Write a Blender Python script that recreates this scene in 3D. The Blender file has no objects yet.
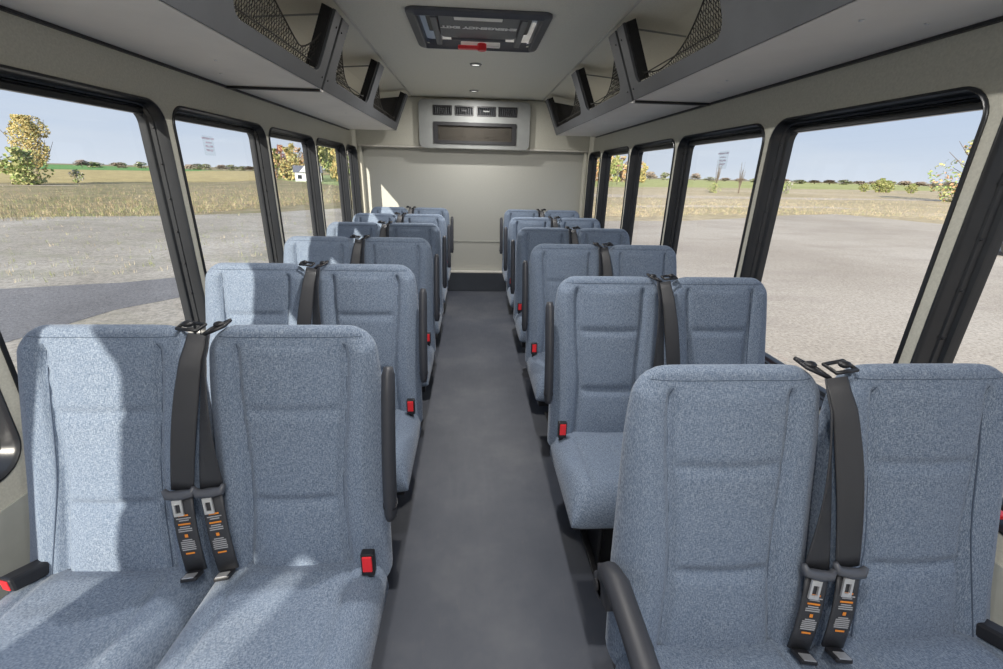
import bpy, bmesh, math, random
from mathutils import Vector, Matrix, geometry, noise
random.seed(7)
S = bpy.context.scene
COL = S.collection
PI = math.pi
XL, XR, YB = -1.18, 1.215, 4.92
FLOOR, CEIL, GZ = 0.0, 1.985, -0.9

# ------------------------------------------------------------------ materials
def newmat(name):
    m = bpy.data.materials.new(name); m.use_nodes = True
    nt = m.node_tree; b = nt.nodes['Principled BSDF']
    return m, nt, b
def N(nt, t, **k):
    n = nt.nodes.new(t)
    for a, v in k.items():
        if a in n.inputs.keys(): n.inputs[a].default_value = v
        else: setattr(n, a, v)
    return n
def tc(nt, which='Object', scale=(1, 1, 1), rot=(0, 0, 0)):
    t = nt.nodes.new('ShaderNodeTexCoord'); m = nt.nodes.new('ShaderNodeMapping')
    m.inputs['Scale'].default_value = scale; m.inputs['Rotation'].default_value = rot
    nt.links.new(t.outputs[which], m.inputs['Vector'])
    return m.outputs['Vector']
def noisen(nt, vec, scale=1, detail=3, rough=.5):
    n = nt.nodes.new('ShaderNodeTexNoise'); n.inputs['Scale'].default_value = scale
    n.inputs['Detail'].default_value = detail; n.inputs['Roughness'].default_value = rough
    nt.links.new(vec, n.inputs['Vector']); return n.outputs['Fac']
def ramp(nt, fac, stops):
    r = nt.nodes.new('ShaderNodeValToRGB')
    e = r.color_ramp.elements
    while len(e) > 1: e.remove(e[-1])
    e[0].position = stops[0][0]; e[0].color = (*stops[0][1], 1)
    for p, c in stops[1:]:
        q = e.new(p); q.color = (*c, 1)
    nt.links.new(fac, r.inputs['Fac']); return r.outputs['Color']
def mixc(nt, fac, a, b, mode='MIX'):
    m = nt.nodes.new('ShaderNodeMix'); m.data_type = 'RGBA'; m.blend_type = mode
    for s, v in ((m.inputs[0], fac), (m.inputs[6], a), (m.inputs[7], b)):
        if isinstance(v, (int, float)): s.default_value = v
        elif isinstance(v, tuple): s.default_value = (*v, 1)
        else: nt.links.new(v, s)
    return m.outputs[2]
def bump(nt, b, h, strength=.3, dist=.002):
    n = nt.nodes.new('ShaderNodeBump'); n.inputs['Strength'].default_value = strength
    n.inputs['Distance'].default_value = dist
    nt.links.new(h, n.inputs['Height']); nt.links.new(n.outputs['Normal'], b.inputs['Normal'])
def plain(name, col, rough=.5, metal=0, var=.12, nscale=6, spec=.5, bmp=0, bscale=200):
    m, nt, b = newmat(name)
    v = tc(nt)
    f = noisen(nt, v, nscale, 4, .6)
    c = ramp(nt, f, [(.3, tuple(x * (1 - var) for x in col)), (.7, tuple(min(1, x * (1 + var)) for x in col))])
    nt.links.new(c, b.inputs['Base Color'])
    b.inputs['Roughness'].default_value = rough; b.inputs['Metallic'].default_value = metal
    b.inputs['Specular IOR Level'].default_value = spec
    if bmp: bump(nt, b, noisen(nt, v, bscale, 3, .6), bmp, .001)
    return m
def fabric(name, dark, mid, light, rough=.9):
    m, nt, b = newmat(name)
    f1 = noisen(nt, tc(nt, scale=(1100, 170, 170)), 1, 1, .5)
    f2 = noisen(nt, tc(nt, scale=(170, 1100, 1100)), 1, 1, .5)
    f3 = noisen(nt, tc(nt, scale=(5, 5, 5)), 1, 2, .5)
    c1 = ramp(nt, f1, [(.30, dark), (.5, mid), (.70, light)])
    c2 = ramp(nt, f2, [(.30, dark), (.5, mid), (.70, light)])
    c = mixc(nt, .5, c1, c2)
    c = mixc(nt, ramp(nt, f3, [(.35, (0, 0, 0)), (.65, (.25, .25, .25))]), c, tuple(x * 1.1 for x in mid))
    nt.links.new(c, b.inputs['Base Color'])
    b.inputs['Roughness'].default_value = rough
    b.inputs['Specular IOR Level'].default_value = .15
    b.inputs['Sheen Weight'].default_value = .15
    bump(nt, b, f1, .35, .0012)
    return m
M = {}
M['seat'] = fabric('seat_fabric', (.045, .068, .108), (.150, .195, .272), (.37, .42, .48))
M['thread'] = plain('seam_thread', (.07, .095, .14), .9)
M['black'] = plain('black_plastic', (.018, .018, .021), .42)
M['rubber'] = plain('window_rubber', (.017, .019, .023), .28, spec=.5)
M['arm'] = plain('armrest_plastic', (.035, .037, .045), .5, bmp=.2, bscale=500)
M['web'] = plain('belt_webbing', (.038, .039, .044), .45, var=.1, bmp=.5, bscale=900)
M['plate'] = plain('latch_plastic', (.085, .09, .105), .4)
M['chrome'] = plain('chrome_metal', (.75, .75, .76), .3, .7)
M['red'] = plain('red_plastic', (.85, .03, .04), .35)
M['charcoal'] = plain('charcoal_panel', (.066, .070, .077), .55, bmp=.15, bscale=400)
M['rackfloor'] = plain('rack_underside', (.80, .77, .73), .7, nscale=3, var=.05)
M['foam'] = plain('black_foam', (.012, .012, .013), .95, bmp=.8, bscale=300)
M['cord'] = plain('net_cord', (.025, .023, .02), .8)
M['wallfab'] = plain('wall_vinyl', (.52, .51, .44), .75, var=.10, nscale=160, bmp=.35, bscale=260)
M['ceil'] = plain('ceiling_vinyl', (.80, .78, .69), .75, var=.05, nscale=120, bmp=.2, bscale=300)
M['rear'] = plain('rear_wall_vinyl', (.44, .44, .40), .6, var=.04, nscale=80)
M['trim'] = plain('light_trim', (.62, .60, .55), .4)
M['lower'] = plain('lower_wall', (.40, .41, .375), .6, bmp=.2)
M['riser'] = plain('dark_riser_vinyl', (.045, .052, .066), .5)
M['acgrey'] = plain('grey_abs_plastic', (.26, .27, .265), .45)
M['hatch'] = plain('hatch_plastic', (.095, .10, .118), .42)
M['white'] = plain('white_plastic', (.88, .87, .84), .4)
M['grille'] = plain('grille_mesh', (.07, .062, .05), .8)
M['steel'] = plain('dark_steel', (.03, .03, .033), .4, .5)
def floor_mat():
    m, nt, b = newmat('floor_vinyl')
    v = tc(nt); f = noisen(nt, v, 1.6, 5, .65); g = noisen(nt, v, 500, 2)
    s = noisen(nt, tc(nt, scale=(60, 9, 1), rot=(0, 0, .8)), 1, 5, .7)
    c = ramp(nt, f, [(.3, (.045, .053, .074)), (.5, (.068, .076, .098)), (.72, (.115, .122, .14))])
    c = mixc(nt, ramp(nt, s, [(.6, (0, 0, 0)), (.8, (.30, .30, .30))]), c, (.17, .165, .155))
    c = mixc(nt, ramp(nt, g, [(.62, (0, 0, 0)), (.75, (.3, .3, .3))]), c, (.16, .17, .2))
    nt.links.new(c, b.inputs['Base Color'])
    r = nt.nodes.new('ShaderNodeMapRange'); nt.links.new(s, r.inputs[0])
    r.inputs[3].default_value = .42; r.inputs[4].default_value = .62
    nt.links.new(r.outputs[0], b.inputs['Roughness'])
    bump(nt, b, g, .15, .001)
    return m
M['floor'] = floor_mat()
def glass_mat():
    m, nt, b = newmat('window_glass'); nt.nodes.remove(b)
    out = [n for n in nt.nodes if n.type == 'OUTPUT_MATERIAL'][0]
    t = N(nt, 'ShaderNodeBsdfTransparent'); t.inputs['Color'].default_value = (.955, .965, .965, 1)
    g = N(nt, 'ShaderNodeBsdfGlossy'); g.inputs['Roughness'].default_value = .02
    fr = N(nt, 'ShaderNodeFresnel'); fr.inputs['IOR'].default_value = 1.3
    mx = N(nt, 'ShaderNodeMixShader')
    ge = N(nt, 'ShaderNodeNewGeometry'); inv = N(nt, 'ShaderNodeMath', operation='SUBTRACT'); inv.inputs[0].default_value = 1
    nt.links.new(ge.outputs['Backfacing'], inv.inputs[1]); mul = N(nt, 'ShaderNodeMath', operation='MULTIPLY')
    nt.links.new(fr.outputs[0], mul.inputs[0]); nt.links.new(inv.outputs[0], mul.inputs[1])
    nt.links.new(mul.outputs[0], mx.inputs[0]); nt.links.new(t.outputs[0], mx.inputs[1]); nt.links.new(g.outputs[0], mx.inputs[2])
    nt.links.new(mx.outputs[0], out.inputs['Surface'])
    return m
M['glass'] = glass_mat()
def lid_mat():
    m, nt, b = newmat('translucent_lid'); out = [n for n in nt.nodes if n.type == 'OUTPUT_MATERIAL'][0]
    b.inputs['Base Color'].default_value = (.8, .79, .75, 1); t = N(nt, 'ShaderNodeBsdfTranslucent'); t.inputs[0].default_value = (.8, .79, .75, 1)
    mx = N(nt, 'ShaderNodeMixShader'); mx.inputs[0].default_value = .55
    nt.links.new(b.outputs[0], mx.inputs[1]); nt.links.new(t.outputs[0], mx.inputs[2]); nt.links.new(mx.outputs[0], out.inputs['Surface']); return m
M['lid'] = lid_mat()
def emis(name, col, s):
    m, nt, b = newmat(name); b.inputs['Base Color'].default_value = (*col, 1)
    b.inputs['Emission Color'].default_value = (*col, 1); b.inputs['Emission Strength'].default_value = s
    return m
M['lens'] = emis('lamp_lens', (1, .97, .93), .6)
def groundm(name, cols, sc, fine, bs=.4, rough=.95, patch=None):
    m, nt, b = newmat(name)
    v = tc(nt); a = noisen(nt, v, sc, 6, .62); f = noisen(nt, v, fine, 3, .7)
    n = len(cols); c = ramp(nt, a, [(.3 + .4 * i / (n - 1), k) for i, k in enumerate(cols)])
    c = mixc(nt, .75, c, ramp(nt, f, [(.3, (.55, .55, .55)), (.5, (1, 1, 1)), (.72, (1.35, 1.35, 1.35))]), 'MULTIPLY')
    if patch:
        pm = noisen(nt, tc(nt, scale=(.35, .8, 1), rot=(0, 0, .5)), 1, 6, .7)
        c = mixc(nt, ramp(nt, pm, [(.5, (0, 0, 0)), (.68, (.55, .55, .55))]), c, patch)
    nt.links.new(c, b.inputs['Base Color']); b.inputs['Roughness'].default_value = rough
    b.inputs['Specular IOR Level'].default_value = .1
    bump(nt, b, f, bs, .03)
    return m
M['gravel'] = groundm('gravel', [(.40, .345, .28), (.49, .43, .355), (.56, .50, .42)], .12, 22, patch=(.36, .31, .26))
M['dirtgravel'] = groundm('gravel_dusty', [(.30, .27, .225), (.40, .365, .31), (.48, .44, .38)], .25, 14, patch=(.25, .245, .17))
M['asphalt'] = groundm('dark_chippings', [(.17, .165, .165), (.21, .205, .205), (.25, .24, .235)], .3, 26)  # gravel darkened in its colour to stand for a cast shadow
M['scrub'] = groundm('dry_scrub', [(.16, .165, .08), (.26, .225, .13), (.33, .27, .17), (.24, .22, .13)], .07, 1.2, patch=(.22, .24, .12))
M['straw'] = groundm('straw_grass', [(.40, .335, .20), (.50, .41, .27), (.58, .485, .35)], .05, 1.1, patch=(.38, .33, .19))
M['ochre'] = groundm('ochre_field', [(.42, .34, .16), (.50, .41, .21)], .02, .5)
M['greenf'] = groundm('green_field', [(.13, .27, .09), (.18, .33, .11)], .02, .4)
M['meadow'] = groundm('meadow', [(.30, .36, .15), (.36, .42, .19)], .02, .4)
M['palegreen'] = groundm('pale_green_field', [(.36, .38, .15), (.46, .46, .20)], .02, .4)
M['sand'] = groundm('sandy_track', [(.50, .42, .32), (.58, .50, .40)], .2, 3)
M['bark'] = plain('bark', (.14, .11, .08), .9)
def leafm(name, c): return plain(name, c, .8, var=.45, nscale=1.3, spec=.1)
M['leafY'] = leafm('leaf_yellow', (.58, .46, .20)); M['leafO'] = leafm('leaf_orange', (.58, .36, .20))
M['leafR'] = leafm('leaf_red', (.45, .20, .20)); M['leafG'] = leafm('leaf_green', (.27, .34, .12))
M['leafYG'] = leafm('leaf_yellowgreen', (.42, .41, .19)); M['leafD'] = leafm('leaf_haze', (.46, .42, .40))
M['weed'] = leafm('weed_green', (.30, .33, .14)); M['strawb'] = leafm('straw_blade', (.57, .47, .31)); M['brownb'] = leafm('brown_blade', (.36, .28, .18))
M['housew'] = plain('white_siding', (.75, .76, .78), .6); M['roof'] = plain('grey_roof', (.13, .14, .17), .7)
M['carp'] = plain('car_paint', (.34, .37, .45), .25, .4); M['carg'] = plain('car_glass', (.03, .035, .045), .08)
M['tyre'] = plain('tyre', (.02, .02, .02), .8)
M['orange'] = plain('orange_print', (.75, .25, .03), .6); M['greyp'] = plain('grey_print', (.36, .36, .37), .6)
M['textw'] = plain('white_print', (.95, .95, .94), .6); M['textr'] = plain('maroon_print', (.30, .14, .20), .6)
M['deck'] = plain('sticker_film', (.55, .60, .66), .4)

# ------------------------------------------------------------------ helpers
def obj(name, bm, mat, parent=None, smooth=False, bevel=0, seg=2):
    me = bpy.data.meshes.new(name)
    bmesh.ops.recalc_face_normals(bm, faces=bm.faces)
    bm.to_mesh(me); bm.free()
    for m in (mat if isinstance(mat, (list, tuple)) else [mat]): me.materials.append(m)
    if smooth:
        for p in me.polygons: p.use_smooth = True
    o = bpy.data.objects.new(name, me); COL.objects.link(o)
    if parent is not None: o.parent = parent
    if bevel:
        b = o.modifiers.new('b', 'BEVEL'); b.width = bevel; b.segments = seg; b.limit_method = 'ANGLE'; b.angle_limit = .6
    return o
def smooth_angle(o, ang=.6):
    me = o.data
    for p in me.polygons: p.use_smooth = True
    bm = bmesh.new(); bm.from_mesh(me)
    for e in bm.edges:
        if len(e.link_faces) == 2 and e.calc_face_angle(0) > ang: e.smooth = False
    bm.to_mesh(me); bm.free(); return o
def empty(name, loc=(0, 0, 0), rz=0):
    o = bpy.data.objects.new(name, None); COL.objects.link(o); o.location = loc; o.rotation_euler = (0, 0, rz)
    o.empty_display_size = .05
    return o
def tag(o, label=None, cat=None, group=None, kind=None):
    if label: o['label'] = label
    if cat: o['category'] = cat
    if group: o['group'] = group
    if kind: o['kind'] = kind
    return o
def struct(o): o['kind'] = 'structure'; return o
def copy_tree(o, parent=None):
    c = o.copy(); COL.objects.link(c); c.parent = parent
    for ch in list(o.children): copy_tree(ch, c)
    return c
def box(bm, x0, x1, y0, y1, z0, z1, mat=0):
    vs = [bm.verts.new((x, y, z)) for x in (x0, x1) for y in (y0, y1) for z in (z0, z1)]
    for q in ((0, 1, 3, 2), (4, 6, 7, 5), (0, 4, 5, 1), (2, 3, 7, 6), (0, 2, 6, 4), (1, 5, 7, 3)):
        f = bm.faces.new([vs[i] for i in q]); f.material_index = mat
def obox(bm, c, ax, ay, az, hx, hy, hz):
    c, ax, ay, az = Vector(c), Vector(ax).normalized(), Vector(ay).normalized(), Vector(az).normalized()
    vs = [bm.verts.new(c + ax * hx * i + ay * hy * j + az * hz * k) for i in (-1, 1) for j in (-1, 1) for k in (-1, 1)]
    for q in ((0, 1, 3, 2), (4, 6, 7, 5), (0, 4, 5, 1), (2, 3, 7, 6), (0, 2, 6, 4), (1, 5, 7, 3)):
        bm.faces.new([vs[i] for i in q])
def tube(bm, pts, r, n=8, caps=True, sx=1, sy=1, up=None, mat=0):
    pts = [Vector(p) for p in pts]; rings = []
    prev = None
    for i, p in enumerate(pts):
        d = (pts[min(i + 1, len(pts) - 1)] - pts[max(i - 1, 0)]).normalized()
        u = up and Vector(up) or (prev if prev is not None else (Vector((0, 0, 1)) if abs(d.z) < .9 else Vector((1, 0, 0))))
        a = (Vector(u) - d * d.dot(Vector(u))).normalized(); b = d.cross(a); prev = a
        rr = r[i] if isinstance(r, (list, tuple)) else r
        rings.append([bm.verts.new(p + a * math.cos(2 * PI * k / n) * rr * sx + b * math.sin(2 * PI * k / n) * rr * sy) for k in range(n)])
    for A, B in zip(rings, rings[1:]):
        for k in range(n):
            f = bm.faces.new((A[k], A[(k + 1) % n], B[(k + 1) % n], B[k])); f.material_index = mat
    if caps and n > 2:
        bm.faces.new(rings[0]).material_index = mat; bm.faces.new(rings[-1]).material_index = mat
def rrect(x0, x1, z0, z1, r, n=8):
    r = max(r, .001); out = []
    for cx, cz, a0 in ((x1 - r, z1 - r, 0), (x0 + r, z1 - r, 90), (x0 + r, z0 + r, 180), (x1 - r, z0 + r, 270)):
        for k in range(n + 1):
            a = math.radians(a0 + 90 * k / n); out.append((cx + r * math.cos(a), cz + r * math.sin(a)))
    return out
def plate(bm, outer, holes, f0, f1, mat=0):
    """flat plate with holes: f0/f1 map (u,v) to 3-D front and back"""
    loops = [outer] + holes
    tri = geometry.tessellate_polygon([[Vector((u, v, 0)) for u, v in lp] for lp in loops])
    flat = [p for lp in loops for p in lp]
    A = [bm.verts.new(f0(*p)) for p in flat]; B = [bm.verts.new(f1(*p)) for p in flat]
    for t in tri:
        for V in (A, B):
            try: bm.faces.new([V[i] for i in t]).material_index = mat
            except ValueError: pass
    k = 0
    for lp in loops:
        n = len(lp)
        for i in range(n):
            j = (i + 1) % n
            bm.faces.new((A[k + i], A[k + j], B[k + j], B[k + i])).material_index = mat
        k += n
def ring_sweep(bm, x0, x1, z0, z1, r, prof, fn, n=8):
    """profile (inset, depth) swept round a rounded rectangle; fn(u,v,depth)->3-D"""
    L = [[bm.verts.new(fn(u, v, d)) for u, v in rrect(x0 + i, x1 - i, z0 + i, z1 - i, max(r - i, .004), n)] for i, d in prof]
    for A, B in zip(L, L[1:] + L[:1]):
        m = len(A)
        for k in range(m): bm.faces.new((A[k], A[(k + 1) % m], B[(k + 1) % m], B[k]))
def text_mesh(name, s, size, mat, parent, matrix, extrude=.0005, align='CENTER', bold=0.0):
    cu = bpy.data.curves.new(name, 'FONT'); cu.body = s; cu.size = size; cu.extrude = extrude; cu.align_x = align; cu.align_y = 'CENTER'
    cu.offset = bold
    t = bpy.data.objects.new('tmp', cu); COL.objects.link(t)
    bpy.context.view_layer.update()
    me = bpy.data.meshes.new_from_object(t.evaluated_get(bpy.context.evaluated_depsgraph_get()))
    bpy.data.objects.remove(t); me.transform(matrix)
    me.materials.clear(); me.materials.append(mat)
    o = bpy.data.objects.new(name, me); COL.objects.link(o); o.parent = parent
    return o

# ------------------------------------------------------------------ camera
F = 437.
roll = math.radians(1.4); pit = math.radians(20.2)
fw = Vector(((473 - 501.5) / F, (173.2 - 334.5) / F, 1)).normalized()
dn = Vector((-math.sin(roll) * math.cos(pit), math.cos(roll) * math.cos(pit), math.sin(pit)))
dn = (dn - fw * dn.dot(fw)).normalized(); rt = dn.cross(fw)
# rows of world axes seen in camera (x right, y down, z forward)
R = Matrix(((rt.x, -rt.y, -rt.z), (fw.x, -fw.y, -fw.z), (-dn.x, dn.y, dn.z)))
cam = bpy.data.cameras.new('camera'); co = bpy.data.objects.new('camera', cam); COL.objects.link(co)
co.matrix_world = Matrix.Translation((0, 0, 1.28)) @ R.to_4x4()
cam.sensor_fit = 'HORIZONTAL'; cam.sensor_width = 36; cam.lens = 36 * F / 1003; cam.clip_start = .03; cam.clip_end = 5000
S.camera = co

# ------------------------------------------------------------------ bus shell
WIN = [(-1.545, -.715), (-.665, .165), (.215, 1.045), (1.095, 1.93), (1.98, 2.80), (2.845, 3.62), (3.665, 4.45), (4.495, 4.885)]
WINL = [(-1.88, -.78), (-.60, .165)] + WIN[2:]
WINR = [(-1.545, -.715), (-.665, .165), (.215, 1.035), (1.080, 1.88), (1.925, 2.745), (2.79, 3.565), (3.61, 4.37), (4.425, 4.865), (-2.45, -1.62)]
STRIPE_SLOTS = [[(-1.262, 1.290), (-1.165, 1.240), (-.970, 1.093), (-.90, 1.035), (-1.04, 1.065), (-1.155, 1.165)],
         [(-1.655, 1.455), (-1.58, 1.423), (-1.351, 1.23), (-1.27, 1.16), (-1.42, 1.17), (-1.67, 1.34)]]
WZ0, WZ1, WR = .535, 1.503, .078
YF = -2.6
for side, X, sg in (('left', XL, -1), ('right', XR, 1)):
    bm = bmesh.new()
    plate(bm, [(YF, -.02), (5.06, -.02), (5.06, 2.02), (YF, 2.02)], [rrect(a, b, WZ0, WZ1, WR) for a, b in (WINL if sg < 0 else WINR)],
          lambda u, v: (X, u, v), lambda u, v: (X + sg * .062, u, v))
    struct(obj('wall_' + side, bm, M['wallfab']))
    bm = bmesh.new(); box(bm, X - sg * .006, X, YF + .02, YB - .01, 0, .46); struct(obj('baseboard_' + side, bm, M['lower']))
n = 0
PROF = [(-.006, 0), (-.006, -.003), (-.003, -.006), (.002, -.007), (.005, -.002), (.007, .004), (.012, .030), (.017, .032), (.019, .046), (.029, .050), (.031, .056), (.031, .078), (.001, .078), (.001, .0)]
for side, X, sg in (('left', XL, -1), ('right', XR, 1)):
    for i, (a, b) in enumerate(WIN if sg < 0 else WINR):
        if sg < 0 and i < 2: a, b = WINL[i]
        n += 1
        bm = bmesh.new()
        ring_sweep(bm, a, b, WZ0, WZ1, WR, PROF, lambda u, v, d: (X + sg * d, u, v))
        w = struct(smooth_angle(obj('window_%d' % n, bm, M['rubber']), .7))
        if sg < 0 and i == 0:
            # added unseen sheet; its two slanted gaps shape the sun stripes
            bm = bmesh.new(); plate(bm, [(a + .008, WZ0 + .008), (b - .008, WZ0 + .008), (b - .008, WZ1 - .008), (a + .008, WZ1 - .008)], STRIPE_SLOTS, lambda u, v: (-1.21, u, v), lambda u, v: (-1.2115, u, v))
            obj('window_blind', bm, M['charcoal'], w)
        bm = bmesh.new(); o_ = rrect(a + .028, b - .028, WZ0 + .028, WZ1 - .028, WR - .028, 6)
        plate(bm, o_, [], lambda u, v: (X + sg * .060, u, v), lambda u, v: (X + sg * .0635, u, v))
        obj('glass_pane', bm, M['glass'], w)
        bm = bmesh.new(); box(bm, *sorted((X + sg * .036, X + sg * .058)), a + .05, b - .05, WZ1 - .046, WZ1 - .026); obj('top_sash', bm, M['rubber'], w, bevel=.003)
        if i in (2, 3, 4):
            pts = [(a + .09 + k * .11, WZ1 - .0145, 0) for k in range(7) if a + .09 + k * .11 < b - .08]
            pts += [(b - .0195, WZ0 + .1 + k * .13, 1) for k in range(7)]
            for (u, v, vert) in pts:
                bm = bmesh.new(); bmesh.ops.create_uvsphere(bm, u_segments=6, v_segments=4, radius=.0042)
                o = obj('screw', bm, M['steel'], w, True); o.location = (X + sg * .034, u, v)
        if i in (2, 3):
            bm = bmesh.new(); ym = (a + b) / 2 + (.22 if i == 3 else .17)
            box(bm, X - sg * .004, X + sg * .02, ym - .07, ym + .07, WZ0 + .022, WZ0 + .034)
            lv = obj('release_lever', bm, M['red'], w, bevel=.003); lv['label'] = 'red emergency release lever'
        if i == 4:
            # emergency sticker on the pane
            bm = bmesh.new(); yc, zc = 2.30, 1.395
            if sg < 0: yc, zc = 2.315, 1.375
            else: yc = 2.33; zc = 1.375
            xx = X + sg * .0585
            plate(bm, rrect(yc - .045, yc + .045, zc - .045, zc + .04, .006, 3), [], lambda u, v: (xx, u, v), lambda u, v: (xx + sg * .001, u, v))
            st = obj('window_sticker', bm, M['glass'], w); st['label'] = 'clear sticker with small dark lettering'
            rot = Matrix.Rotation(PI / 2 if sg < 0 else -PI / 2, 4, 'Z') @ Matrix.Rotation(PI / 2, 4, 'X')
            for k, (s, sz) in enumerate((('EMERGENCY EXIT', .0125), ('lift red bar at', .009), ('PULL LEVER', .012), ('PUSH OUT', .012))):
                text_mesh('lettering', s, sz, M['textr'], st, Matrix.Translation((xx - sg * .0012, yc, zc + .028 - k * .017)) @ rot, .0002, bold=.0)
# floor, roof, ceiling
bm = bmesh.new(); box(bm, XL - .06, XR + .06, YF, 5.06, -.06, 0); struct(obj('floor', bm, M['floor']))
HH = rrect(-.30, .36, 2.40, 3.03, .05, 6)
bm = bmesh.new(); plate(bm, [(XL - .07, YF - .02), (XR + .07, YF - .02), (XR + .07, 5.1), (XL - .07, 5.1)], [HH], lambda u, v: (u, v, 2.02), lambda u, v: (u, v, 2.10)); struct(obj('roof', bm, M['white']))
CXL, CXR = -.61, .705
bm = bmesh.new()
prof = [(XL, 1.76), (XL + .10, 1.90), (XL + .28, 1.955), (CXL, CEIL), (CXR, CEIL), (XR - .28, 1.955), (XR - .10, 1.90), (XR, 1.76)]
top = [(x, z + .02) for x, z in prof]
lo = [[bm.verts.new((x, y, z)) for x, z in prof] for y in (YF, 4.99)]
for k in range(len(prof) - 1):
    bm.faces.new((lo[0][k], lo[0][k + 1], lo[1][k + 1], lo[1][k]))
hh = rrect(-.274, .334, 2.426, 3.004, .05, 6)   # opening of the roof hatch
for f in [f for f in bm.faces if abs(f.calc_center_median().z - CEIL) < .001]: bm.faces.remove(f)
plate(bm, [(CXL, YF), (CXR, YF), (CXR, 4.99), (CXL, 4.99)], [hh], lambda u, v: (u, v, CEIL), lambda u, v: (u, v, CEIL + .004))
struct(obj('ceiling', bm, M['ceil']))
for i, x in enumerate((CXL, CXR)):
    bm = bmesh.new(); s = -1 if i == 0 else 1
    tube(bm, [(x, YF + .01, CEIL - .001), (x, YB, CEIL - .001)], .008, 8, sx=.6, sy=1.1, up=(0, 0, 1))
    struct(obj('trim_%d' % (i + 1), bm, M['trim'], None, True))
# rear wall
bm = bmesh.new()
box(bm, XL, XR, 5.0, 5.06, 0, 2.0)
struct(obj('wall_back', bm, M['rear']))
bm = bmesh.new(); box(bm, XL + .001, XR - .001, YB, 4.999, 1.53, 1.98)
struct(obj('trim_3', bm, M['wallfab'], bevel=.006))
bm = bmesh.new(); box(bm, XL + .001, XR - .001, YB - .006, 4.999, 1.512, 1.53)
struct(obj('trim_4', bm, M['trim'], bevel=.004))
for i, (a, b) in enumerate(((XL + .001, XL + .035), (XR - .035, XR - .001))):
    bm = bmesh.new(); box(bm, a, b, YB, 4.999, .22, 1.512); struct(obj('trim_%d' % (i + 5), bm, M['wallfab'], bevel=.01))
bm = bmesh.new(); box(bm, XL + .001, XR - .001, YB, 4.999, .001, .215); struct(obj('baseboard_back', bm, M['riser'], bevel=.006))
bm = bmesh.new(); box(bm, XL + .002, XR - .002, YB - .004, 4.999, .215, .230); struct(obj('trim_7', bm, M['trim'], bevel=.003))
bm = bmesh.new(); box(bm, XL + .03, XR - .03, 4.992, 4.9995, .555, .560); struct(obj('trim_8', bm, M['lower']))
# front bulkhead behind the camera with the windscreen opening
bm = bmesh.new()
plate(bm, [(XL - .06, -.02), (XR + .06, -.02), (XR + .06, 2.02), (XL - .06, 2.02)], [rrect(XL + .06, XR - .06, .45, 1.30, .1)],
      lambda u, v: (u, YF, v), lambda u, v: (u, YF - .06, v))
struct(obj('wall_front', bm, M['wallfab']))
# underbody
bm = bmesh.new(); box(bm, XL - .05, XR + .05, YF, 5.06, -.45, -.061); struct(obj('underbody', bm, M['steel']))
for x in (XL + .1, XR - .1):
    for y in (.2, 3.9):
        bm = bmesh.new(); tube(bm, [(x - .1, y, GZ + .4), (x + .1, y, GZ + .4)], .38, 24); struct(obj('bus_wheel', bm, M['tyre']))

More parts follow.
